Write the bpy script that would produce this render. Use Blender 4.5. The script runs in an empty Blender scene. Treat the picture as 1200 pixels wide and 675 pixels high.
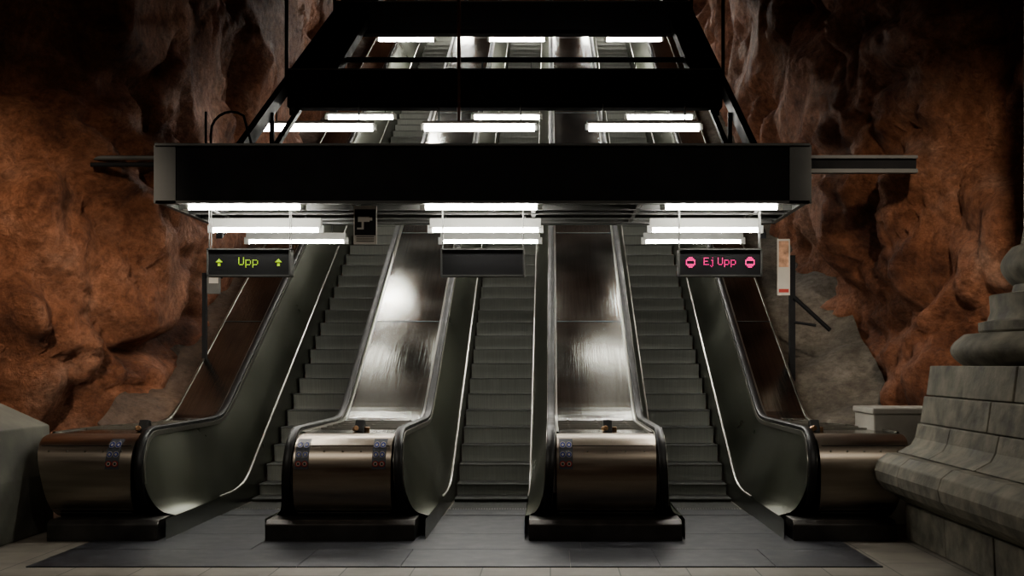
import bpy, math, random
from mathutils import Vector, noise
random.seed(4)
scene = bpy.context.scene

# ---------------------------------------------------------------- materials
def mat_new(name):
    m = bpy.data.materials.new(name); m.use_nodes = True
    nt = m.node_tree; b = nt.nodes["Principled BSDF"]
    return m, nt, b

def simple(name, col, rough=0.5, metal=0.0, nscale=8.0, var=0.15, bump=0.0, spec=0.5, stretch=(1,1,1), brush=0.0):
    m, nt, b = mat_new(name)
    tc = nt.nodes.new("ShaderNodeTexCoord"); mp = nt.nodes.new("ShaderNodeMapping")
    mp.inputs["Scale"].default_value = stretch
    nt.links.new(tc.outputs["Object"], mp.inputs["Vector"])
    n = nt.nodes.new("ShaderNodeTexNoise"); n.inputs["Scale"].default_value = nscale
    n.inputs["Detail"].default_value = 5
    nt.links.new(mp.outputs["Vector"], n.inputs["Vector"])
    r = nt.nodes.new("ShaderNodeValToRGB")
    r.color_ramp.elements[0].position = 0.3; r.color_ramp.elements[1].position = 0.7
    r.color_ramp.elements[0].color = tuple(c*(1-var) for c in col)+(1,)
    r.color_ramp.elements[1].color = tuple(min(1,c*(1+var)) for c in col)+(1,)
    nt.links.new(n.outputs["Fac"], r.inputs["Fac"])
    nt.links.new(r.outputs["Color"], b.inputs["Base Color"])
    mr = nt.nodes.new("ShaderNodeMapRange")
    mr.inputs["From Min"].default_value = 0.3; mr.inputs["From Max"].default_value = 0.7
    mr.inputs["To Min"].default_value = max(0.02, rough*0.85); mr.inputs["To Max"].default_value = min(1, rough*1.15)
    nt.links.new(n.outputs["Fac"], mr.inputs["Value"]); nt.links.new(mr.outputs["Result"], b.inputs["Roughness"])
    b.inputs["Metallic"].default_value = metal
    b.inputs["Specular IOR Level"].default_value = spec
    last = None
    if bump > 0:
        bp = nt.nodes.new("ShaderNodeBump"); bp.inputs["Strength"].default_value = bump; bp.inputs["Distance"].default_value = 0.02
        nt.links.new(n.outputs["Fac"], bp.inputs["Height"]); last = bp
    if brush > 0:   # fine lengthwise brushing / wear streaks
        mp2 = nt.nodes.new("ShaderNodeMapping"); mp2.inputs["Scale"].default_value = (28, 0.6, 0.6)
        nt.links.new(tc.outputs["Object"], mp2.inputs["Vector"])
        n2 = nt.nodes.new("ShaderNodeTexNoise"); n2.inputs["Scale"].default_value = 1.6; n2.inputs["Detail"].default_value = 4
        nt.links.new(mp2.outputs["Vector"], n2.inputs["Vector"])
        b2 = nt.nodes.new("ShaderNodeBump"); b2.inputs["Strength"].default_value = brush; b2.inputs["Distance"].default_value = 0.004
        nt.links.new(n2.outputs["Fac"], b2.inputs["Height"])
        if last: nt.links.new(last.outputs["Normal"], b2.inputs["Normal"])
        last = b2
        mx = nt.nodes.new("ShaderNodeMix"); mx.data_type='RGBA'; mx.blend_type='MULTIPLY'; mx.inputs[0].default_value=0.6
        rr = nt.nodes.new("ShaderNodeValToRGB"); rr.color_ramp.elements[0].position=0.3; rr.color_ramp.elements[1].position=0.6
        rr.color_ramp.elements[0].color=(0.6,0.6,0.58,1)
        nt.links.new(n2.outputs["Fac"], rr.inputs["Fac"])
        nt.links.new(r.outputs["Color"], mx.inputs[6]); nt.links.new(rr.outputs["Color"], mx.inputs[7])
        nt.links.new(mx.outputs[2], b.inputs["Base Color"])
    if last: nt.links.new(last.outputs["Normal"], b.inputs["Normal"])
    return m

def emis(name, col, s):
    m, nt, b = mat_new(name)
    b.inputs["Base Color"].default_value = (*col, 1)
    b.inputs["Emission Color"].default_value = (*col, 1)
    b.inputs["Emission Strength"].default_value = s
    return m

def rock_mat(name, cols, bumpd=0.12):
    m, nt, b = mat_new(name)
    L = nt.links.new
    tc = nt.nodes.new("ShaderNodeTexCoord")
    n1 = nt.nodes.new("ShaderNodeTexNoise"); n1.inputs["Scale"].default_value = 0.8; n1.inputs["Detail"].default_value = 10; n1.inputs["Roughness"].default_value = 0.6
    L(tc.outputs["Object"], n1.inputs["Vector"])
    r = nt.nodes.new("ShaderNodeValToRGB"); cr = r.color_ramp
    cr.elements[0].position = 0.32; cr.elements[0].color = (*cols[0], 1)
    cr.elements[1].position = 0.68; cr.elements[1].color = (*cols[-1], 1)
    for i, c in enumerate(cols[1:-1]):
        e = cr.elements.new(0.32+0.36*(i+1)/(len(cols)-1)); e.color = (*c, 1)
    L(n1.outputs["Fac"], r.inputs["Fac"])
    # darker damp patches
    mp = nt.nodes.new("ShaderNodeMapping"); mp.inputs["Scale"].default_value = (1, 1, 0.7)
    L(tc.outputs["Object"], mp.inputs["Vector"])
    n2 = nt.nodes.new("ShaderNodeTexNoise"); n2.inputs["Scale"].default_value = 0.7; n2.inputs["Detail"].default_value = 8; n2.inputs["Roughness"].default_value = 0.65
    L(mp.outputs["Vector"], n2.inputs["Vector"])
    r2 = nt.nodes.new("ShaderNodeValToRGB"); r2.color_ramp.elements[0].position = 0.38; r2.color_ramp.elements[1].position = 0.55
    r2.color_ramp.elements[0].color = (0.5, 0.47, 0.45, 1); r2.color_ramp.elements[1].color = (1, 1, 1, 1)
    L(n2.outputs["Fac"], r2.inputs["Fac"])
    mx = nt.nodes.new("ShaderNodeMix"); mx.data_type = 'RGBA'; mx.blend_type = 'MULTIPLY'; mx.inputs[0].default_value = 0.7
    L(r.outputs["Color"], mx.inputs[6]); L(r2.outputs["Color"], mx.inputs[7])
    n3 = nt.nodes.new("ShaderNodeTexNoise"); n3.inputs["Scale"].default_value = 8; n3.inputs["Detail"].default_value = 9; n3.inputs["Roughness"].default_value = 0.78
    L(tc.outputs["Object"], n3.inputs["Vector"])
    r3 = nt.nodes.new("ShaderNodeValToRGB"); r3.color_ramp.elements[0].position = 0.35; r3.color_ramp.elements[1].position = 0.6
    r3.color_ramp.elements[0].color = (0.45, 0.42, 0.40, 1); r3.color_ramp.elements[1].color = (1.0, 1.0, 1.0, 1)
    L(n3.outputs["Fac"], r3.inputs["Fac"])
    mx2 = nt.nodes.new("ShaderNodeMix"); mx2.data_type = 'RGBA'; mx2.blend_type = 'MULTIPLY'; mx2.inputs[0].default_value = 1
    L(mx.outputs[2], mx2.inputs[6]); L(r3.outputs["Color"], mx2.inputs[7])
    L(mx2.outputs[2], b.inputs["Base Color"])
    b.inputs["Roughness"].default_value = 0.65
    b.inputs["Specular IOR Level"].default_value = 0.4
    n4 = nt.nodes.new("ShaderNodeTexNoise"); n4.inputs["Scale"].default_value = 3.5; n4.inputs["Detail"].default_value = 12; n4.inputs["Roughness"].default_value = 0.78
    L(tc.outputs["Object"], n4.inputs["Vector"])
    bp = nt.nodes.new("ShaderNodeBump"); bp.inputs["Strength"].default_value = 1.0; bp.inputs["Distance"].default_value = bumpd
    L(n4.outputs["Fac"], bp.inputs["Height"]); L(bp.outputs["Normal"], b.inputs["Normal"])
    return m

M = {}
M["rock"] = rock_mat("rust_rock", [(0.21,0.085,0.05),(0.50,0.215,0.12),(0.64,0.31,0.19),(0.76,0.46,0.33)], 0.32)
M["conc"] = rock_mat("sprayed_concrete", [(0.12,0.11,0.085),(0.20,0.18,0.145),(0.28,0.25,0.205)], 0.06)
M["concb"] = rock_mat("brown_sprayed_concrete", [(0.10,0.07,0.05),(0.17,0.12,0.09),(0.25,0.17,0.12)], 0.08)
M["stone"] = simple("grey_stone", (0.17,0.16,0.128), 0.8, 0, 5, 0.5, 1.0)
M["stone_dark"] = simple("stone_joint", (0.05,0.05,0.045), 0.9, 0, 7, 0.3)
M["block"] = simple("pale_concrete", (0.38,0.36,0.32), 0.8, 0, 4, 0.12, 0.2)
M["parapet"] = simple("grey_concrete", (0.10,0.10,0.083), 0.8, 0, 3, 0.35, 0.5)
M["deck"] = simple("polished_deck_steel", (0.31,0.31,0.285), 0.18, 1.0, 1.1, 0.25, 0.05, brush=0.45)
M["cover"] = simple("newel_cover_steel", (0.38,0.33,0.275), 0.34, 1.0, 3.0, 0.12, 0.04, stretch=(0.4,1,6))
M["trim"] = simple("steel_trim", (0.45,0.44,0.40), 0.33, 1.0, 5, 0.05)
M["panel"] = simple("inner_panel_steel", (0.22,0.23,0.195), 0.32, 1.0, 1.0, 0.08)
M["dark"] = simple("dark_skirt", (0.10,0.095,0.09), 0.4, 0.8, 5, 0.2)
M["rubber"] = simple("black_rubber", (0.012,0.012,0.012), 0.45, 0, 5, 0.1)
M["black"] = simple("black_paint", (0.009,0.009,0.010), 0.7, 0, 3, 0.2, spec=0.25)
M["grey"] = simple("grey_paint", (0.08,0.08,0.075), 0.5, 0.2, 3, 0.2)
M["white"] = simple("white_enamel", (0.5,0.5,0.47), 0.5, 0, 3, 0.05)
M["tread"] = simple("step_tread", (0.055,0.057,0.053), 0.6, 0.3, 20, 0.2)
M["riser"] = simple("step_riser", (0.185,0.19,0.17), 0.45, 0.3, 6, 0.12, stretch=(12,0.3,0.3))
M["plate"] = simple("landing_plate_metal", (0.042,0.044,0.052), 0.5, 0.3, 5, 0.4, 0.1)
M["pole"] = simple("rusty_pole", (0.12,0.05,0.035), 0.6, 0, 5, 0.2)
M["tube"] = emis("fluorescent_tube_glow", (1.0,0.97,0.90), 135)
M["tubel"] = emis("fluorescent_tube_glow_lower", (1.0,0.97,0.90), 70)
M["tubeu"] = emis("fluorescent_tube_glow_soft", (1.0,0.97,0.90), 16)
M["green"] = emis("led_green", (0.50,0.80,0.04), 0.6)
M["pink"] = emis("led_pink", (1.0,0.03,0.27), 1.1)
M["blue"] = simple("sticker_blue", (0.02,0.04,0.22), 0.4, 0, 5, 0.05)
M["red"] = simple("sticker_red", (0.35,0.03,0.02), 0.4, 0, 5, 0.05)
M["stick"] = simple("sticker_grey", (0.08,0.085,0.10), 0.4, 0, 5, 0.05)
M["paper"] = simple("paper_white", (0.42,0.39,0.34), 0.6, 0, 5, 0.05)
M["orange"] = simple("poster_print", (0.42,0.24,0.15), 0.6, 0, 12, 0.5)
M["brass"] = simple("brass", (0.4,0.25,0.15), 0.35, 1, 5, 0.1)

def floor_mat():
    m, nt, b = mat_new("floor_tiles"); L = nt.links.new
    tc = nt.nodes.new("ShaderNodeTexCoord")
    br = nt.nodes.new("ShaderNodeTexBrick"); br.offset = 0.0
    br.inputs["Scale"].default_value = 1.0; br.inputs["Brick Width"].default_value = 0.6; br.inputs["Row Height"].default_value = 0.6
    br.inputs["Mortar Size"].default_value = 0.006
    br.inputs["Color1"].default_value = (0.36,0.33,0.28,1); br.inputs["Color2"].default_value = (0.30,0.28,0.24,1); br.inputs["Mortar"].default_value = (0.12,0.12,0.11,1)
    L(tc.outputs["Object"], br.inputs["Vector"])
    n = nt.nodes.new("ShaderNodeTexNoise"); n.inputs["Scale"].default_value = 3; n.inputs["Detail"].default_value = 8
    L(tc.outputs["Object"], n.inputs["Vector"])
    mx = nt.nodes.new("ShaderNodeMix"); mx.data_type='RGBA'; mx.blend_type='MULTIPLY'; mx.inputs[0].default_value=0.6
    L(br.outputs["Color"], mx.inputs[6]); L(n.outputs["Fac"], mx.inputs[7])
    L(mx.outputs[2], b.inputs["Base Color"]); b.inputs["Roughness"].default_value = 0.55
    return m
M["floor"] = floor_mat()

# ---------------------------------------------------------------- mesh builder
class MB:
    def __init__(s): s.v=[]; s.f=[]; s.m=[]; s.mats=[]
    def mi(s, k):
        if k not in s.mats: s.mats.append(k)
        return s.mats.index(k)
    def face(s, pts, k):
        i=len(s.v); s.v += [tuple(p) for p in pts]; s.f.append(tuple(range(i,i+len(pts)))); s.m.append(s.mi(k))
    def box(s, x0,x1,y0,y1,z0,z1,k):
        i=len(s.v)
        s.v += [(x0,y0,z0),(x1,y0,z0),(x1,y1,z0),(x0,y1,z0),(x0,y0,z1),(x1,y0,z1),(x1,y1,z1),(x0,y1,z1)]
        for q in [(0,3,2,1),(4,5,6,7),(0,1,5,4),(1,2,6,5),(2,3,7,6),(3,0,4,7)]:
            s.f.append(tuple(i+a for a in q)); s.m.append(s.mi(k))
    def grid(s, rows, k, close_u=False):
        i=len(s.v); nu=len(rows[0])
        for r in rows: s.v += [tuple(p) for p in r]
        for a in range(len(rows)-1):
            for b in range(nu-(0 if close_u else 1)):
                c=(b+1)%nu
                s.f.append((i+a*nu+b, i+a*nu+c, i+(a+1)*nu+c, i+(a+1)*nu+b)); s.m.append(s.mi(k))
        return i
    def prism(s, prof, a0, a1, axis, k):
        def P(p,a): return (a,p[0],p[1]) if axis=='x' else (p[0],a,p[1])
        s.grid([[P(p,a0) for p in prof],[P(p,a1) for p in prof]], k, True)
        s.face([P(p,a0) for p in prof], k); s.face([P(p,a1) for p in reversed(prof)], k)
    def cyl(s, a, b, r, k, n=10, r2=None):
        a=Vector(a); b=Vector(b); d=(b-a).normalized()
        u = d.orthogonal().normalized(); w = d.cross(u); r2 = r if r2 is None else r2
        A=[a+(u*math.cos(2*math.pi*i/n)+w*math.sin(2*math.pi*i/n))*r for i in range(n)]
        B=[b+(u*math.cos(2*math.pi*i/n)+w*math.sin(2*math.pi*i/n))*r2 for i in range(n)]
        s.grid([A,B],k,True); s.face(list(reversed(A)),k); s.face(B,k)
    def tube(s, pts, r, k, n=8):
        rows=[]
        P=[Vector(p) for p in pts]
        for i,p in enumerate(P):
            d=(P[min(i+1,len(P)-1)]-P[max(i-1,0)]).normalized()
            u=d.cross(Vector((0.13,0.97,0.1))).normalized(); w=d.cross(u)
            rows.append([p+(u*math.cos(2*math.pi*j/n)+w*math.sin(2*math.pi*j/n))*r for j in range(n)])
        s.grid(rows,k,True); s.face(rows[0],k); s.face(rows[-1],k)
    def lathe(s, prof, cx, cy, k, n=48):
        s.grid([[(cx+r*math.cos(2*math.pi*i/n), cy+r*math.sin(2*math.pi*i/n), z) for i in range(n)] for r,z in prof], k, True)
    def obj(s, name, parent=None, smooth=False, bevel=0, autosmooth=None):
        me=bpy.data.meshes.new(name); me.from_pydata(s.v,[],s.f)
        for k in s.mats: me.materials.append(M[k])
        for p,mi in zip(me.polygons,s.m): p.material_index=mi; p.use_smooth=smooth
        import bmesh
        bm=bmesh.new(); bm.from_mesh(me); bmesh.ops.remove_doubles(bm, verts=bm.verts, dist=1e-5)
        bmesh.ops.recalc_face_normals(bm, faces=bm.faces)
        if autosmooth:
            for e in bm.edges:
                if len(e.link_faces)==2 and e.calc_face_angle(0)>autosmooth: e.smooth=False
        bm.to_mesh(me); bm.free()
        ob=bpy.data.objects.new(name,me); scene.collection.objects.link(ob)
        if parent: ob.parent=parent
        if bevel>0:
            md=ob.modifiers.new("bevel",'BEVEL'); md.width=bevel; md.segments=2; md.limit_method='ANGLE'
        return ob
def empty(name, loc=(0,0,0)):
    e=bpy.data.objects.new(name,None); scene.collection.objects.link(e); e.empty_display_size=0.3
    return e

# ---------------------------------------------------------------- geometry of the incline
T=math.tan(math.radians(30)); YI=14.6; YEND=38.0
def soft(x,k=14.0):
    if k*x>30: return x
    return math.log(1+math.exp(k*x))/k
def sst(a,b,x):
    t=max(0,min(1,(x-a)/(b-a))); return t*t*(3-2*t)
def zinc(Y): return soft(T*(Y-YI))
def ztop(Y): return 1.10+zinc(Y)
def zskirt(Y): return 0.22+0.11*sst(13.8,15.2,Y)+zinc(Y)
NOSE_Y=12.08; NOSE_Z=0.62; NR=0.46

def side_x(Y,z,xs,xh):
    a=zskirt(Y); b=ztop(Y); t=max(0,min(1,(z-a)/(b-a)))
    n=1-sst(11.9,13.2,Y)
    t=t*(1-n)+n*(t**0.30)
    return xs+(xh-xs)*t

stations=[NOSE_Y+0.01+0.10*i for i in range(int((16.4-NOSE_Y)/0.10))]+[16.5+1.0*i for i in range(22)]
stations=[y for y in stations if y<YEND]+[YEND]

def rail_path():
    pts=[]
    for i in range(0,17):
        th=math.radians(-90+ -180*i/16.0)
        pts.append((NOSE_Y+NR*math.cos(th), NOSE_Z+0.02+ (NR+0.0)*math.sin(th)))
    for y in stations: pts.append((y, ztop(y)))
    return pts
RP=rail_path()

def side(parent, xs, xh, tag):
    mb=MB(); rows=[]
    ys=[NOSE_Y-NR*math.cos(math.radians(a)) for a in range(0,91,6)]+stations
    for y in ys:
        zt=ztop(y)-0.02; zb=zskirt(y)-0.02
        if y<NOSE_Y:
            h=math.sqrt(max(0,NR*NR-(NOSE_Y-y)**2)); zt=min(zt,NOSE_Z+h); zb=max(zb,NOSE_Z-h)
        rows.append([(side_x(y,zb+(zt-zb)*t,xs,xh), y, zb+(zt-zb)*t) for t in (0,0.04,0.1,0.2,0.35,0.6,1)])
    mb.grid(rows,"panel")
    mb.obj("inner_panel_"+tag,parent,smooth=True)
    mb=MB(); dx=0.02 if xh<xs else -0.02
    mb.grid([[(xs+dx*0.2,y,-0.05+max(0,zinc(y)-0.25)),(xs+dx*0.2,y,zskirt(y))] for y in [11.5]+[y for y in stations if y>11.5]],"panel")
    s=1 if xh<xs else -1
    mb.grid([[(xs+s*0.012,y,zskirt(y)-0.012),(xs+s*0.012,y,zskirt(y)+0.014),(xs-s*0.012,y,zskirt(y)+0.020),(xs-s*0.012,y,zskirt(y)-0.012)] for y in stations if y>13.3],"trim",True)
    mb.obj("skirt_"+tag,parent,smooth=False)
    def sweep(prof,k,name,pts):
        mb=MB(); rows=[]
        for i,(y,z) in enumerate(pts):
            a=pts[max(i-1,0)]; b=pts[min(i+1,len(pts)-1)]
            d=Vector((b[0]-a[0],b[1]-a[1])).normalized(); nrm=Vector((-d[1],d[0]))
            if y<NOSE_Y+0.3 and z<1.0:
                X=xh+(side_x(NOSE_Y,max(z,0.24),xs,xh)-xh)*0.35
            else: X=xh
            rows.append([(X+px, y+nrm[0]*pn, z+nrm[1]*pn) for px,pn in prof])
        mb.grid(rows,k,True); mb.face(rows[0],k); mb.face(rows[-1],k)
        mb.obj(name,parent,smooth=True,autosmooth=0.7)
    sweep([(-0.052,-0.06),(0.052,-0.06),(0.052,-0.012),(-0.052,-0.012)],"trim","rail_trim_"+tag,RP[2:])
    sweep([(-0.038,-0.010),(0.038,-0.010),(0.046,0.008),(0.042,0.028),(0.022,0.038),(-0.022,0.038),(-0.042,0.028),(-0.046,0.008)],"rubber","handrail_"+tag,RP)

def sup(th,cy=12.10,cz=0.62,a=0.50,b=0.44,n=2.7):
    c=math.cos(th); s=math.sin(th)
    return (cy-a*abs(c)**(2/n), cz+b*math.copysign(abs(s)**(2/n),s))
def cover_y(z):
    t=abs((z-0.62)/0.44); return 12.10-0.50*max(0,(1-t**2.7))**(1/2.7)

def housing(parent, xl, xr, bl, br, tag, outer=0):
    mb=MB()
    prof=[sup(math.radians(90-180*i/28)) for i in range(29)]
    cols=[xl+(xr-xl)*i/6 for i in range(7)]
    def xshift(x,z):
        if outer==-1 :
            f=(xr-x)/(xr-xl); return x+f*0.22*max(0,1-(z)/1.06)**1.0
        if outer==1:
            f=(x-xl)/(xr-xl); return x-f*0.22*max(0,1-(z)/1.06)**1.0
        return x
    mb.grid([[(xshift(x,p[1]),p[0],p[1]) for x in cols] for p in prof],"cover")
    for x in (cols[0],cols[-1]):
        mb.face([(xshift(x,p[1]),p[0],p[1]) for p in prof],"cover")
    for zc in (0.955,0.30):
        y=cover_y(zc)
        mb.box(xshift(xl,zc)+0.03,xshift(xr,zc)-0.03,y-0.004,y+0.02,zc-0.004,zc+0.004,"dark")
    for i in range(5):
        x=xl+0.12+(xr-xl-0.24)*i/4
        for zc in (0.90,0.25):
            y=cover_y(zc); mb.cyl((xshift(x,zc),y-0.008,zc),(xshift(x,zc),y+0.01,zc),0.010,"trim",8)
    mb.obj("newel_cover_"+tag,parent,smooth=True,autosmooth=0.6)
    mb=MB()
    mb.prism([(11.44,0),(11.44,0.17),(11.50,0.215),(13.9,0.215),(13.9,0)],bl,br,'x',"dark")
    mb.prism([(11.75,0.2),(11.70,0.26),(12.2,0.4),(12.2,0.2)],max(bl,xl)+0.02,min(br,xr)-0.02,'x',"dark")
    mb.obj("newel_base_"+tag,parent,bevel=0.01)
    mb=MB()
    def xo(Y):
        w=1/(1+math.exp(-(Y-13.7)*5)); return 0.40*w
    def XL(Y): return xl+(xo(Y) if outer==-1 else 0)
    def XR(Y): return xr-(xo(Y) if outer==1 else 0)
    ys=[12.10]+stations
    def zd(Y): return ztop(Y)-0.04
    mb.grid([[(XL(y)+(XR(y)-XL(y))*t,y,zd(y)) for t in (0,0.25,0.5,0.75,1)] for y in ys],"deck")
    mb.grid([[(XL(y),y,zd(y)),(XL(y)+(0.2 if outer==-1 else 0)*max(0,1-(y-12)/2),y,max(-0.1,zd(y)-1.2))] for y in ys],"cover")
    mb.grid([[(XR(y),y,zd(y)),(XR(y)-(0.2 if outer==1 else 0)*max(0,1-(y-12)/2),y,max(-0.1,zd(y)-1.2))] for y in ys],"cover")
    for e in (0,1):
        rows=[]
        for y in ys:
            x=XL(y)+0.0 if e==0 else XR(y)-0.025
            rows.append([(x,y,zd(y)-0.01),(x+0.025,y,zd(y)-0.01),(x+0.025,y,zd(y)+0.018),(x,y,zd(y)+0.018)])
        mb.grid(rows,"trim",True)
    for y in (17.0,19.9,22.9,25.9,28.9,31.9,34.9):
        rows=[[(XL(y)+0.03,yy,zd(yy)+0.004),(XR(y)-0.03,yy,zd(yy)+0.004)] for yy in (y-0.012,y+0.012)]
        mb.grid(rows,"dark")
    for y in (12.9,13.25,13.6,13.95,14.15,14.35):
        mb.box(XL(y)+0.03,XR(y)-0.03,y-0.012,y+0.012,zd(y)-0.01,zd(y)+0.014,"trim")
        for q in (0.15,0.5,0.85):
            x=XL(y)+(XR(y)-XL(y))*q; mb.cyl((x,y+0.1,zd(y+0.1)),(x,y+0.1,zd(y+0.1)+0.012),0.018,"trim",8)
    mb.obj("deck_"+tag,parent)
    mb=MB(); xc=(xl+xr)/2+ (0.05 if outer==0 else -outer*0.35)
    y0=12.45; z0=zd(y0)
    mb.prism([(y0-0.10,z0),(y0+0.10,z0),(y0+0.05,z0+0.12),(y0-0.02,z0+0.13)],xc-0.05,xc+0.05,'x',"rubber")
    mb.cyl((xc-0.05,y0-0.08,z0+0.03),(xc-0.02,y0-0.14,z0+0.045),0.03,"brass",12)
    mb.cyl((xc+0.07,y0,z0),(xc+0.07,y0,z0+0.05),0.035,"brass",12)
    mb.obj("deck_sensor_"+tag,parent,bevel=0.008)

def sticker(parent,xc,tag):
    mb=MB(); zs=[0.72+0.30*i/8 for i in range(9)]
    mb.grid([[(xc-0.07,cover_y(z)-0.005,z),(xc+0.07,cover_y(z)-0.005,z)] for z in zs],"stick")
    for zc,m in ((0.775,"red"),(0.87,"blue"),(0.965,"blue")):
        for dx in (-0.033,0.033):
            yc=cover_y(zc); t=(cover_y(zc+0.02)-cover_y(zc-0.02))/0.04
            def disc(r,off,mm):
                mb.face([(xc+dx+r*math.cos(a*math.pi/8),yc-off+t*r*math.sin(a*math.pi/8),zc+r*math.sin(a*math.pi/8)) for a in range(16)],mm)
            disc(0.031,0.010,"paper" if m=="blue" else "red"); disc(0.026 if m=="blue" else 0.021,0.013,"blue" if m=="blue" else "paper"); disc(0.012,0.016,"paper" if m=="blue" else "rubber")
    mb.obj("safety_sticker_"+tag,parent)

def steps(parent, xl, xr):
    mb=MB()
    mb.box(xl,xr,13.9,14.3,-0.05,0.004,"tread"); mb.box(xl,xr,14.303,14.70,-0.05,0.004,"tread")
    tops=[0.05,0.20]
    yk=14.7; zprev=0.004; k=0
    while yk<YEND:
        zt=tops[k] if k<2 else tops[1]+0.4*T*(k-1)
        h=zt-zprev
        prof=[]
        for i in range(6):
            t=i/5; prof.append((yk+0.035*math.cos(t*math.pi/2)**1.2, zprev+h*t*0.965))
        mb.grid([[(xl,p[0],p[1]),(xr,p[0],p[1])] for p in prof],"riser")
        mb.grid([[(xl,yk,zt-0.035*h),(xr,yk,zt-0.035*h)],[(xl,yk-0.012,zt-0.01),(xr,yk-0.012,zt-0.01)],[(xl,yk-0.006,zt),(xr,yk-0.006,zt)],[(xl,yk+0.43,zt),(xr,yk+0.43,zt)]],"tread")
        zprev=zt; yk+=0.4; k+=1
    mb.box(xl,xr,YEND-0.1,YEND+3,zprev-0.3,zprev,"plate")
    mb.obj("steps",parent)
    mb=MB()
    mb.prism([(13.35,0.0),(13.35,0.014),(13.86,0.018),(13.92,0.006),(13.92,0.0)],xl,xr,'x',"plate")
    n=30
    for i in range(n):
        x=xl+(xr-xl)*(i+0.5)/n; mb.box(x-0.006,x+0.006,13.86,13.97,0.004,0.014,"trim")
    mb.obj("comb_plate",parent)

E=[(-3.91,-2.93),(-1.26,-0.28),(1.39,2.37)]
H=[(0.36,0.22),(0.33,0.29),(0.24,0.36)]
esc=[]
for i,(a,b) in enumerate(E):
    p=empty("escalator"); esc.append(p)
    steps(p,a+0.008,b-0.008)
    side(p,a-0.02,a-H[i][0],"a")
    side(p,b+0.02,b+H[i][1],"b")
g=0.056
housing(esc[0],-5.34,-3.91-0.36-g,-5.12,-3.99,"outer",-1)
housing(esc[0],-2.93+0.22+g,-1.26-0.33-g,-2.90,-1.38,"shared")
housing(esc[1],-0.28+0.29+g,1.39-0.24-g,-0.22,1.34,"shared")
housing(esc[2],2.37+0.36+g,3.74,2.47,3.52,"outer",1)
sticker(esc[0],-4.52,"c"); sticker(esc[0],-2.565,"a"); sticker(esc[1],0.16,"a")
sticker(esc[0],-1.77,"b")

# ---------------------------------------------------------------- floor
mb=MB(); mb.box(-14,13,-2,15.2,-0.2,0.0,"floor"); mb.obj("floor")
mb=MB()
xs=[-4.65,-2.25,-1.33,0.18,0.98,2.0,2.95]
for a,b in zip(xs[:-1],xs[1:]):
    mb.box(a+0.003,b-0.003,9.98,10.9,0.0,0.010,"plate")
xs=[-4.65,-2.9,0.3,2.95]
for a,b in zip(xs[:-1],xs[1:]):
    mb.box(a+0.003,b-0.003,10.906,11.9,0.0,0.010,"plate")
for (a,b) in E: mb.box(a-0.06,b+0.06,11.906,13.35,0.0,0.010,"plate")
mb.obj("landing_floor_plate")

# ---------------------------------------------------------------- rock walls
def resample(pts,step):
    P=[Vector(p) for p in pts]; out=[]
    n=len(P)
    for i in range(n-1):
        p0=P[max(i-1,0)];p1=P[i];p2=P[i+1];p3=P[min(i+2,n-1)]
        m=max(2,int((p2-p1).length/step))
        for j in range(m):
            t=j/m
            out.append(0.5*((2*p1)+(-p0+p2)*t+(2*p0-5*p1+4*p2-p3)*t*t+(-p0+3*p1-3*p2+p3)*t**3))
    out.append(P[-1]); return out
def rocknoise(p,seed):
    q=p+Vector((seed,seed*0.7,-seed))
    q=q+0.5*Vector((noise.noise(q*0.6),noise.noise(q*0.6+Vector((9,3,1))),noise.noise(q*0.6+Vector((2,7,5)))))
    a=noise.noise(q*0.38)
    b=abs(noise.noise(q*0.62+Vector((5,2,1))))*2
    b2=abs(noise.noise(q*1.35+Vector((1,8,4))))*2
    c=noise.fractal(q*2.2,0.8,2.1,5)
    return 0.75*a+0.46*b+0.26*b2+0.18*c
def rock_wall(name,pts,sgn,seed,xlim):
    path=resample([(x,y,0) for x,y in pts],0.085)
    rows=[]
    for i,p in enumerate(path):
        d=(path[min(i+1,len(path)-1)]-path[max(i-1,0)]).normalized()
        nrm=Vector((-d.y,d.x,0)) if sgn>0 else Vector((d.y,-d.x,0))
        row=[]; zmax=10+max(0,(p.y-15))*0.62
        n=130
        for j in range(n+1):
            z=-0.15+(zmax+0.15)*j/n
            q=Vector((p.x,p.y,z))
            lean=0.12*max(0,z-3.5)
            h=rocknoise(q,seed)-0.15+lean*min(1,max(0,(17-p.y)/2))
            w=q+nrm*h+Vector((0,0,0.25*noise.noise(q*0.9)))
            if p.y>13.2:
                if sgn>0: w.x=max(w.x,xlim+0.25*noise.noise(q*0.9))
                else: w.x=min(w.x,xlim+0.25*noise.noise(q*0.9))
            row.append(w)
        rows.append(row)
    mb=MB(); mb.grid(rows,"rock"); return mb.obj(name,smooth=True)
rock_wall("wall_left",[(-13,-2),(-12,4),(-10.5,9),(-8.5,12.3),(-7.0,14.0),(-5.9,15.3),(-5.55,17.5),(-5.5,22),(-5.6,30),(-5.6,42)],-1,3.3,-5.3)
rock_wall("wall_right",[(12,-2),(11,4),(9.0,9),(7.0,12.2),(5.5,14.0),(4.65,15.5),(4.35,18),(4.3,24),(4.4,30),(4.4,42)],1,11.7,3.95)
def sheet(name,f,u0,u1,v0,v1,nu,nv,k="rock",amp=0.35):
    rows=[]
    for i in range(nu+1):
        r=[]
        for j in range(nv+1):
            p=Vector(f(u0+(u1-u0)*i/nu,v0+(v1-v0)*j/nv)); h=noise.fractal(p*0.5,1,2,4)*amp
            r.append(p+Vector((0,-h*0.3,h)))
        rows.append(r)
    mb=MB(); mb.grid(rows,k); return mb.obj(name,smooth=True)
sheet("wall_back",lambda u,v:(u,41.5,v),-8,7,8,28,40,40)
sheet("ceiling",lambda u,v:(u,v,9.2+max(0,v-15.5)*0.60),-14,13,-2,42,70,110)
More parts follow.
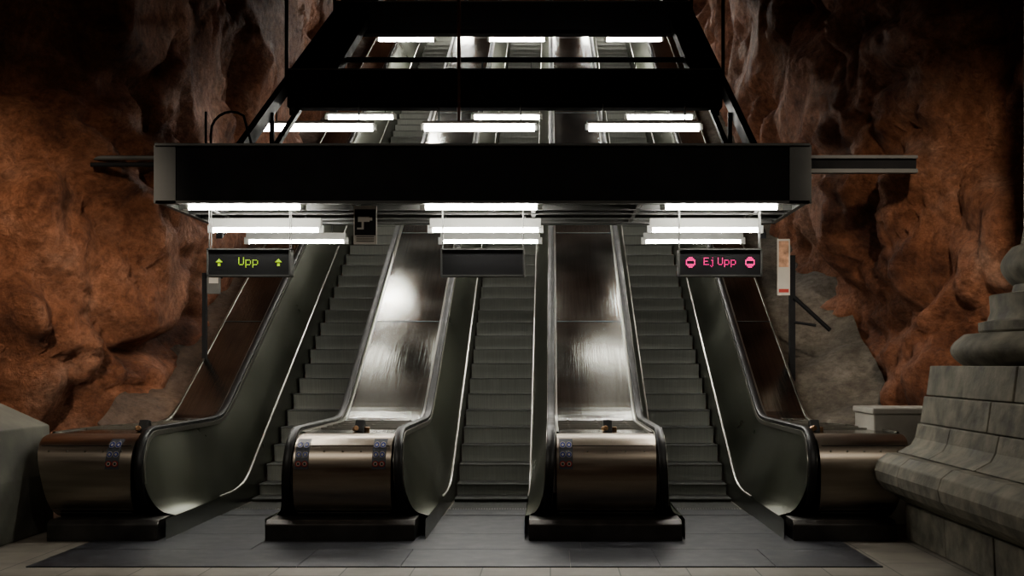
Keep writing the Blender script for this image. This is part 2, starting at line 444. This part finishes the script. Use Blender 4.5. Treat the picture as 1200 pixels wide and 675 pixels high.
mb=MB(); mb.box(-14,13,-2.2,-2.0,-0.2,10,"rock"); mb.obj("wall_front")

def bank(name,x0,x1,k,ystart):
    rows=[]
    ys=[ystart+0.15*i for i in range(165)]
    n=12
    for y in ys:
        r=[]
        for j in range(n+1):
            x=x0+(x1-x0)*j/n; q=Vector((x,y,0))
            z=0.72+soft(T*(y-YI),5)+0.22*noise.fractal(q*0.9,1,2,4)*min(1,j/3.0)+0.25*(j/n)**2
            r.append((x,y,z))
        rows.append(r)
    rows=[[(p[0],p[1],0.0) for p in rows[0]]]+rows
    mb=MB(); mb.grid(rows,k); return mb.obj(name,smooth=True,autosmooth=1.0)
bank("concrete_embankment",-4.93,-5.75,"concb",14.3)
bank("concrete_embankment",3.33,4.65,"conc",14.0)

# ---------------------------------------------------------------- overhead structure
mb=MB()
X0,X1=-4.32,2.83; YF,YB=12.40,14.20; Z0,Z1=3.57,4.20
mb.box(X0,X1,YF,YF+0.06,Z0+0.03,Z1,"black")
mb.box(X0-0.02,X1+0.02,YF-0.05,YF+0.09,Z1,Z1+0.025,"grey"); mb.box(X0-0.02,X1+0.02,YF-0.02,YF+0.07,Z0,Z0+0.03,"grey")
mb.box(X0,X1,YB-0.06,YB,Z0,Z1,"black")
mb.box(X0,X0+0.06,YF+0.06,YB-0.06,Z0,Z1,"grey"); mb.box(X1-0.06,X1,YF+0.06,YB-0.06,Z0,Z1,"grey")
mb.box(X0+0.06,X1-0.06,YF+0.06,YB-0.06,Z0+0.09,Z0+0.13,"black"); mb.box(X0+0.06,X1-0.06,YF+0.06,YB-0.06,Z1-0.05,Z1-0.01,"black")
mb.box(X0-0.04,X0+0.20,YF-0.02,YF+0.01,Z0,Z1+0.01,"grey"); mb.box(X1-0.20,X1+0.04,YF-0.02,YF+0.01,Z0,Z1+0.01,"grey")
for y in (12.95,13.3,13.75,14.1):
    mb.box(X0+0.06,X1-0.06,y-0.025,y+0.025,Z0,Z0+0.09,"grey")
for x in (-3.9,-2.2,-0.2,1.0,2.4):
    mb.box(x-0.025,x+0.025,YF+0.06,YB-0.06,Z0+0.01,Z0+0.09,"grey")
mb.obj("overhead_fascia_beam")

def zt_truss(Y): return 4.89+T*(Y-15.9)
p=empty("inclined_truss")
mb=MB()
def inc_bar(x0,x1,ya,yb,dz0,dz1,k):
    mb.face([(x0,ya,zt_truss(ya)+dz0),(x1,ya,zt_truss(ya)+dz0),(x1,yb,zt_truss(yb)+dz0),(x0,yb,zt_truss(yb)+dz0)],k)
    mb.face([(x0,ya,zt_truss(ya)+dz1),(x1,ya,zt_truss(ya)+dz1),(x1,yb,zt_truss(yb)+dz1),(x0,yb,zt_truss(yb)+dz1)],k)
    for x in (x0,x1): mb.face([(x,ya,zt_truss(ya)+dz0),(x,yb,zt_truss(yb)+dz0),(x,yb,zt_truss(yb)+dz1),(x,ya,zt_truss(ya)+dz1)],k)
    for y in (ya,yb): mb.face([(x0,y,zt_truss(y)+dz0),(x1,y,zt_truss(y)+dz0),(x1,y,zt_truss(y)+dz1),(x0,y,zt_truss(y)+dz1)],k)
YT=14.15
inc_bar(-4.36,-4.26,YT,38,-0.10,0.14,"black"); inc_bar(2.77,2.87,YT,38,-0.10,0.14,"black")
inc_bar(-4.20,-4.12,YT,38,-0.50,-0.42,"black"); inc_bar(2.63,2.71,YT,38,-0.50,-0.42,"black")
inc_bar(-3.70,-3.60,18.5,38,-0.10,0.10,"black"); inc_bar(2.35,2.45,18.5,38,-0.10,0.10,"black")
inc_bar(-4.26,-3.70,18.5,38,-0.02,0.02,"black"); inc_bar(2.45,2.77,18.5,38,-0.02,0.02,"black")
y=14.6
while y<38:
    for x in (-4.25,2.74): mb.box(x-0.03,x+0.03,y-0.03,y+0.03,zt_truss(y)-0.5,zt_truss(y),"black")
    y+=1.3
mb.obj("side_rails",p)
mb=MB()
BEAMS=((18.4,6.01,6.61),(22.5,8.43,9.04),(27.5,11.35,12.0),(32.5,14.2,14.9))
for y,z0,z1 in BEAMS:
    mb.box(-4.30,2.81,y,y+0.06,z0,z1,"black"); mb.box(-4.30,2.81,y,y+0.3,z0,z0+0.05,"black"); mb.box(-4.30,2.81,y-0.02,y+0.04,z1,z1+0.02,"grey")
mb.box(-4.34,2.85,14.95,15.05,3.66,3.74,"grey")
for x in (-4.31,2.82): mb.box(x-0.03,x+0.03,14.97,15.03,3.66,4.4,"black")
for y in (19.9,26.7,34.3):
    mb.box(-4.3,2.8,y-0.03,y+0.03,zt_truss(y)-0.06,zt_truss(y)+0.02,"black")
mb.obj("cross_beams",p)
mb=MB()
for y in (18.4,22.5,27.5,32.5):
    for x in (-4.31,2.82): mb.cyl((x,y,zt_truss(y)),(x,y,9.3+max(0,y-15.5)*0.6),0.03,"black")
mb.obj("hanger_rods",p)
mb=MB(); mb.cyl((-1.49,18.35,5.75),(-1.49,18.35,10.8),0.03,"pole"); mb.obj("suspension_pole",p)

mb=MB()
mb.cyl((-5.75,14.15,4.395),(-4.32,14.15,4.395),0.03,"grey"); mb.cyl((-5.75,14.1,4.30),(-4.32,14.1,4.30),0.03,"black")
mb.box(-4.36,-4.28,14.05,14.2,4.15,4.44,"black")
mb.obj("conduit_pipe",p)
mb=MB()
mb.box(2.83,4.6,14.1,14.2,4.20,4.25,"grey"); mb.box(2.83,4.6,14.1,14.2,4.38,4.42,"grey"); mb.box(2.83,4.6,14.16,14.2,4.25,4.38,"black")
mb.obj("conduit_tray",p)
mb=MB()
mb.tube([(-4.10,13.6,4.20),(-4.10,13.6,4.55)]+[(-3.85-0.25*math.cos(a*math.pi/10),13.6,4.6+0.25*math.sin(a*math.pi/10)) for a in range(1,8)]+[(-3.62,13.6,4.5),(-3.6,13.6,4.2)],0.016,"black")
mb.tube([(-4.16,13.6,4.20),(-4.16,13.6,4.85)],0.016,"black")
mb.obj("cable_hoop",p)

# ---------------------------------------------------------------- lamps
def lamp(xc,y,z,w,r=0.022,top=None,tm="tube",bh=0.05):
    p=empty("fluorescent_lamp")
    mb=MB(); mb.cyl((xc-w/2+0.03,y,z),(xc+w/2-0.03,y,z),r,tm,8); mb.obj("tube",p,smooth=True)
    mb=MB()
    for s in (-1,1): mb.box(xc+s*(w/2)-0.03,xc+s*(w/2)+0.03,y-0.03,y+0.03,z-0.03,z+0.06,"white")
    t=z+r+bh
    mb.prism([(y-0.06,z+r+0.010),(y-0.045,t),(y+0.045,t),(y+0.06,z+r+0.010)],xc-w/2,xc+w/2,'x',"white")
    if top and top>t:
        for s in (-1,1): mb.cyl((xc+s*w*0.36,y,t-0.01),(xc+s*w*0.36,y,top),0.012,"grey",6)
    mb.obj("fixture_body",p)
XC=[-3.40,-0.77,1.90]
for x in XC: lamp(x,12.54,3.545,1.30,top=3.67)
for x in (-3.42,-0.78,1.86): lamp(x,13.55,3.41,1.33,top=3.69,tm="tubel",bh=0.12)
for x in (-3.38,-0.80,1.90): lamp(x,15.0,3.43,1.32,top=3.70,tm="tubel",r=0.018,bh=0.10)
for x in (-3.78,-1.15,1.52): lamp(x,18.3,5.64,1.85,r=0.055,top=6.03,tm="tubeu")
for x in (-3.35,-0.77,1.93): lamp(x,19.9,6.16,1.2,r=0.03,top=7.18)
for x in (-3.42,-0.79,1.98): lamp(x,26.7,9.49,1.35,r=0.035,top=11.1)
for x in (-3.37,-0.79,1.93): lamp(x,34.3,13.2,1.9,r=0.05,top=15.4)  # row added out of view to give the upper decks something bright to reflect

# ---------------------------------------------------------------- signs
FONT={"U":["10001"]*6+["01110","00000","00000"],
"p":["00000","00000","11110","10001","10001","10001","11110","10000","10000"],
"E":["11111","10000","10000","11110","10000","10000","11111","00000","00000"],
"j":["001","000","011","001","001","001","001","101","010"],
" ":["00"]*9}
ARW=["0001000","0011100","0111110","1111111","0000000","0011100","0011100","0011100"]
STP=["0011100","0111110","1111111","1000001","1000001","1111111","0111110","0011100"]
def led_sign(xc,mode):
    p=empty("led_sign"); y=12.7; z0,z1=2.80,3.10; w=0.93
    mb=MB(); mb.box(xc-w/2,xc+w/2,y,y+0.14,z0,z1,"black")
    for s in ((xc-w/2-0.008,xc+w/2+0.008,z1-0.01,z1+0.008),(xc-w/2-0.008,xc+w/2+0.008,z0-0.008,z0+0.01),(xc-w/2-0.008,xc-w/2+0.01,z0,z1),(xc+w/2-0.01,xc+w/2+0.008,z0,z1)):
        mb.box(s[0],s[1],y-0.015,y+0.15,s[2],s[3],"grey")
    mb.obj("display_case",p)
    mb=MB()
    for s in (-1,1):
        for dy in (0.03,0.11): mb.cyl((xc+s*(w/2-0.01),y+dy,z1),(xc+s*(w/2-0.01),y+dy,3.66),0.006,"grey",6)
    mb.obj("suspension_wires",p)
    if mode is None: return
    txt,icon,k,pitch,ip=mode
    mb=MB()
    def blit(rows,x0,zt,pt,f):
        for r,row in enumerate(rows):
            for c,ch in enumerate(row):
                if ch=="1":
                    x=x0+c*pt; z=zt-r*pt; s=pt*f
                    mb.face([(x-s,y-0.004,z-s),(x+s,y-0.004,z-s),(x+s,y-0.004,z+s),(x-s,y-0.004,z+s)],k)
    wd=sum(len(FONT[c][0])+1 for c in txt)-1
    x=xc-wd*pitch/2; zt=(z0+z1)/2+4*pitch
    for c in txt:
        blit(FONT[c],x,zt,pitch,0.32); x+=(len(FONT[c][0])+1)*pitch
    for s in (-1,1): blit(icon,xc+s*0.335-3*ip,(z0+z1)/2+3.5*ip,ip,0.38)
    mb.obj("led_text",p)
led_sign(-3.40,("Upp",ARW,"green",0.0132,0.0105))
led_sign(-0.765,None)
led_sign(1.915,("Ej Upp",STP,"pink",0.0122,0.0155))

mb=MB(); y=12.65
mb.box(-2.21,-1.95,y,y+0.02,3.15,3.58,"paper"); mb.box(-2.197,-1.963,y-0.004,y,3.25,3.54,"black")
mb.box(-2.16,-2.03,y-0.008,y-0.004,3.40,3.46,"paper"); mb.box(-2.03,-2.0,y-0.008,y-0.004,3.415,3.45,"paper")
mb.box(-2.12,-2.095,y-0.008,y-0.004,3.33,3.40,"paper"); mb.box(-2.17,-2.095,y-0.008,y-0.004,3.315,3.335,"paper")
for i in range(3): mb.box(-2.18,-1.98,y-0.004,y,3.23-i*0.025,3.237-i*0.025,"black")
mb.obj("cctv_warning_sign")
mb=MB()
mb.box(3.40,3.48,16.0,16.08,1.45,3.35,"black")
mb.cyl((3.46,15.98,2.75),(3.95,15.9,2.28),0.03,"black"); mb.cyl((3.46,15.98,2.4),(3.75,15.9,2.35),0.02,"black")
mb.box(3.22,3.40,15.98,16.0,2.78,3.58,"paper"); mb.box(3.24,3.38,15.975,15.98,3.18,3.55,"orange"); mb.box(3.24,3.38,15.975,15.98,2.82,2.87,"red")
mb.obj("notice_poster_stand")
mb=MB()
mb.box(-4.95,-4.89,16.0,16.06,1.45,3.1,"black"); mb.box(-4.87,-4.68,15.97,16.0,2.80,3.07,"grey"); mb.box(-4.90,-4.66,16.0,16.02,3.02,3.08,"black"); mb.box(-4.84,-4.71,15.965,15.97,2.95,3.03,"paper")
mb.obj("notice_plate_stand")

# ---------------------------------------------------------------- foreground masonry
p=empty("stone_column_base")
bands=[([(3.66,0.0),(3.64,0.38)],0),([(3.64,0.38),(3.40,0.53),(3.33,0.62),(3.31,0.72),(3.34,0.82),(3.44,0.90)],0.4),
       ([(3.56,0.90),(3.70,0.98),(3.74,1.05),(3.77,1.20)],0.2),([(3.78,1.20),(3.82,1.48)],0.5),([(3.84,1.48),(3.88,1.79)],0.1)]
mb=MB()
for prof,off in bands:
    y=11.55
    first=True
    while y>5.5:
        L=(1.15-off) if first else 1.15
        first=False
        L=max(L,0.3)
        j=random.uniform(-0.012,0.012)
        pr=[(a+j,b) for a,b in prof]
        pr=[(pr[0][0],pr[0][1]+0.004)]+pr[1:-1]+[(pr[-1][0],pr[-1][1]-0.004)]
        mb.prism(pr+[(6.6,prof[-1][1]-0.004),(6.6,prof[0][1]+0.004)],y-L+0.005,y-0.005,'y',"stone")
        y-=L
mb.obj("plinth_blocks",p,bevel=0.010)
mb=MB(); mb.box(3.92,6.5,5.6,11.5,0.0,1.77,"stone_dark"); mb.box(3.72,6.5,5.6,11.5,0.0,0.9,"stone_dark"); mb.obj("plinth_core",p)
mb=MB()
def ring(r,z0,z1,bul=0.04):
    return [(r-bul,z0)]+[(r-bul+bul*math.sin(math.pi*i/8),z0+(z1-z0)*i/8) for i in range(1,8)]+[(r-bul,z1)]
prof=ring(1.36,1.78,2.09,0.13)+[(1.08,2.10),(1.10,2.12),(1.10,2.20),(1.02,2.22),(0.99,2.30),(1.0,2.46),(0.80,2.49),(0.78,2.56)]+ring(0.90,2.57,2.92,0.10)+[(0.72,2.95),(0.69,3.1),(0.68,9.6)]
mb.lathe(prof,5.2,10.6,"stone",64)
mb.obj("column_torus_stack",p,smooth=True,autosmooth=0.6)

mb=MB(); mb.box(3.62,4.4,12.6,13.4,0,1.26,"block"); mb.box(3.60,4.42,12.58,13.42,1.24,1.31,"block"); mb.obj("concrete_block",bevel=0.015)
mb=MB()
for a,b in ((5.5,7.59),(7.6,9.89),(9.9,12.3)):
    mb.prism([(-5.42,0),(-5.42,0.62),(-5.47,1.14),(-6.05,1.40),(-7.5,1.5),(-7.5,0)],a,b,'y',"parapet")
mb.obj("concrete_parapet",bevel=0.015)

# ---------------------------------------------------------------- added fill lights, out of view
def area(name,loc,rot,sx,sy,e,col=(1,0.93,0.82)):
    l=bpy.data.lights.new(name,'AREA'); l.shape='RECTANGLE'; l.size=sx; l.size_y=sy; l.energy=e; l.color=col
    o=bpy.data.objects.new(name,l); o.location=loc; o.rotation_euler=rot; scene.collection.objects.link(o); return o
area("hall_fill_light",(-4.5,6,6.5),(math.radians(15),math.radians(-5),0),3,0.3,90)  # unseen fill pair, added to light the rock and newel fronts
area("hall_fill_light",(4.0,6,6.5),(math.radians(15),math.radians(5),0),3,0.3,80)
def spot(name,loc,tgt,e,ang,blend=1.0,col=(1,0.87,0.72)):
    l=bpy.data.lights.new(name,'SPOT'); l.energy=e; l.spot_size=math.radians(ang); l.spot_blend=blend; l.color=col; l.shadow_soft_size=0.12
    o=bpy.data.objects.new(name,l); o.location=loc; o.rotation_euler=(Vector(tgt)-Vector(loc)).to_track_quat('-Z','Y').to_euler(); scene.collection.objects.link(o)
spot("rock_fill_spot",(-4.6,8.0,5.2),(-6.9,14.0,2.2),1700,58)  # unseen spots added to brighten the lower rock on both sides
spot("rock_fill_spot",(3.6,8.0,5.6),(5.1,14.6,2.9),1300,46)

w=bpy.data.worlds.new("world"); scene.world=w; w.use_nodes=True
w.node_tree.nodes["Background"].inputs[0].default_value=(0.5,0.4,0.33,1); w.node_tree.nodes["Background"].inputs[1].default_value=0.02

cam=bpy.data.cameras.new("camera"); co=bpy.data.objects.new("camera",cam); scene.collection.objects.link(co)
co.location=(0,0,1.8); co.rotation_euler=(math.radians(90),0,0)
cam.sensor_width=36; cam.lens=39.6; cam.shift_x=-45/1200; cam.shift_y=89.5/1200; cam.clip_end=200
scene.camera=co
scene.view_settings.view_transform='AgX'
try: scene.view_settings.look='AgX - Medium High Contrast'
except Exception: pass
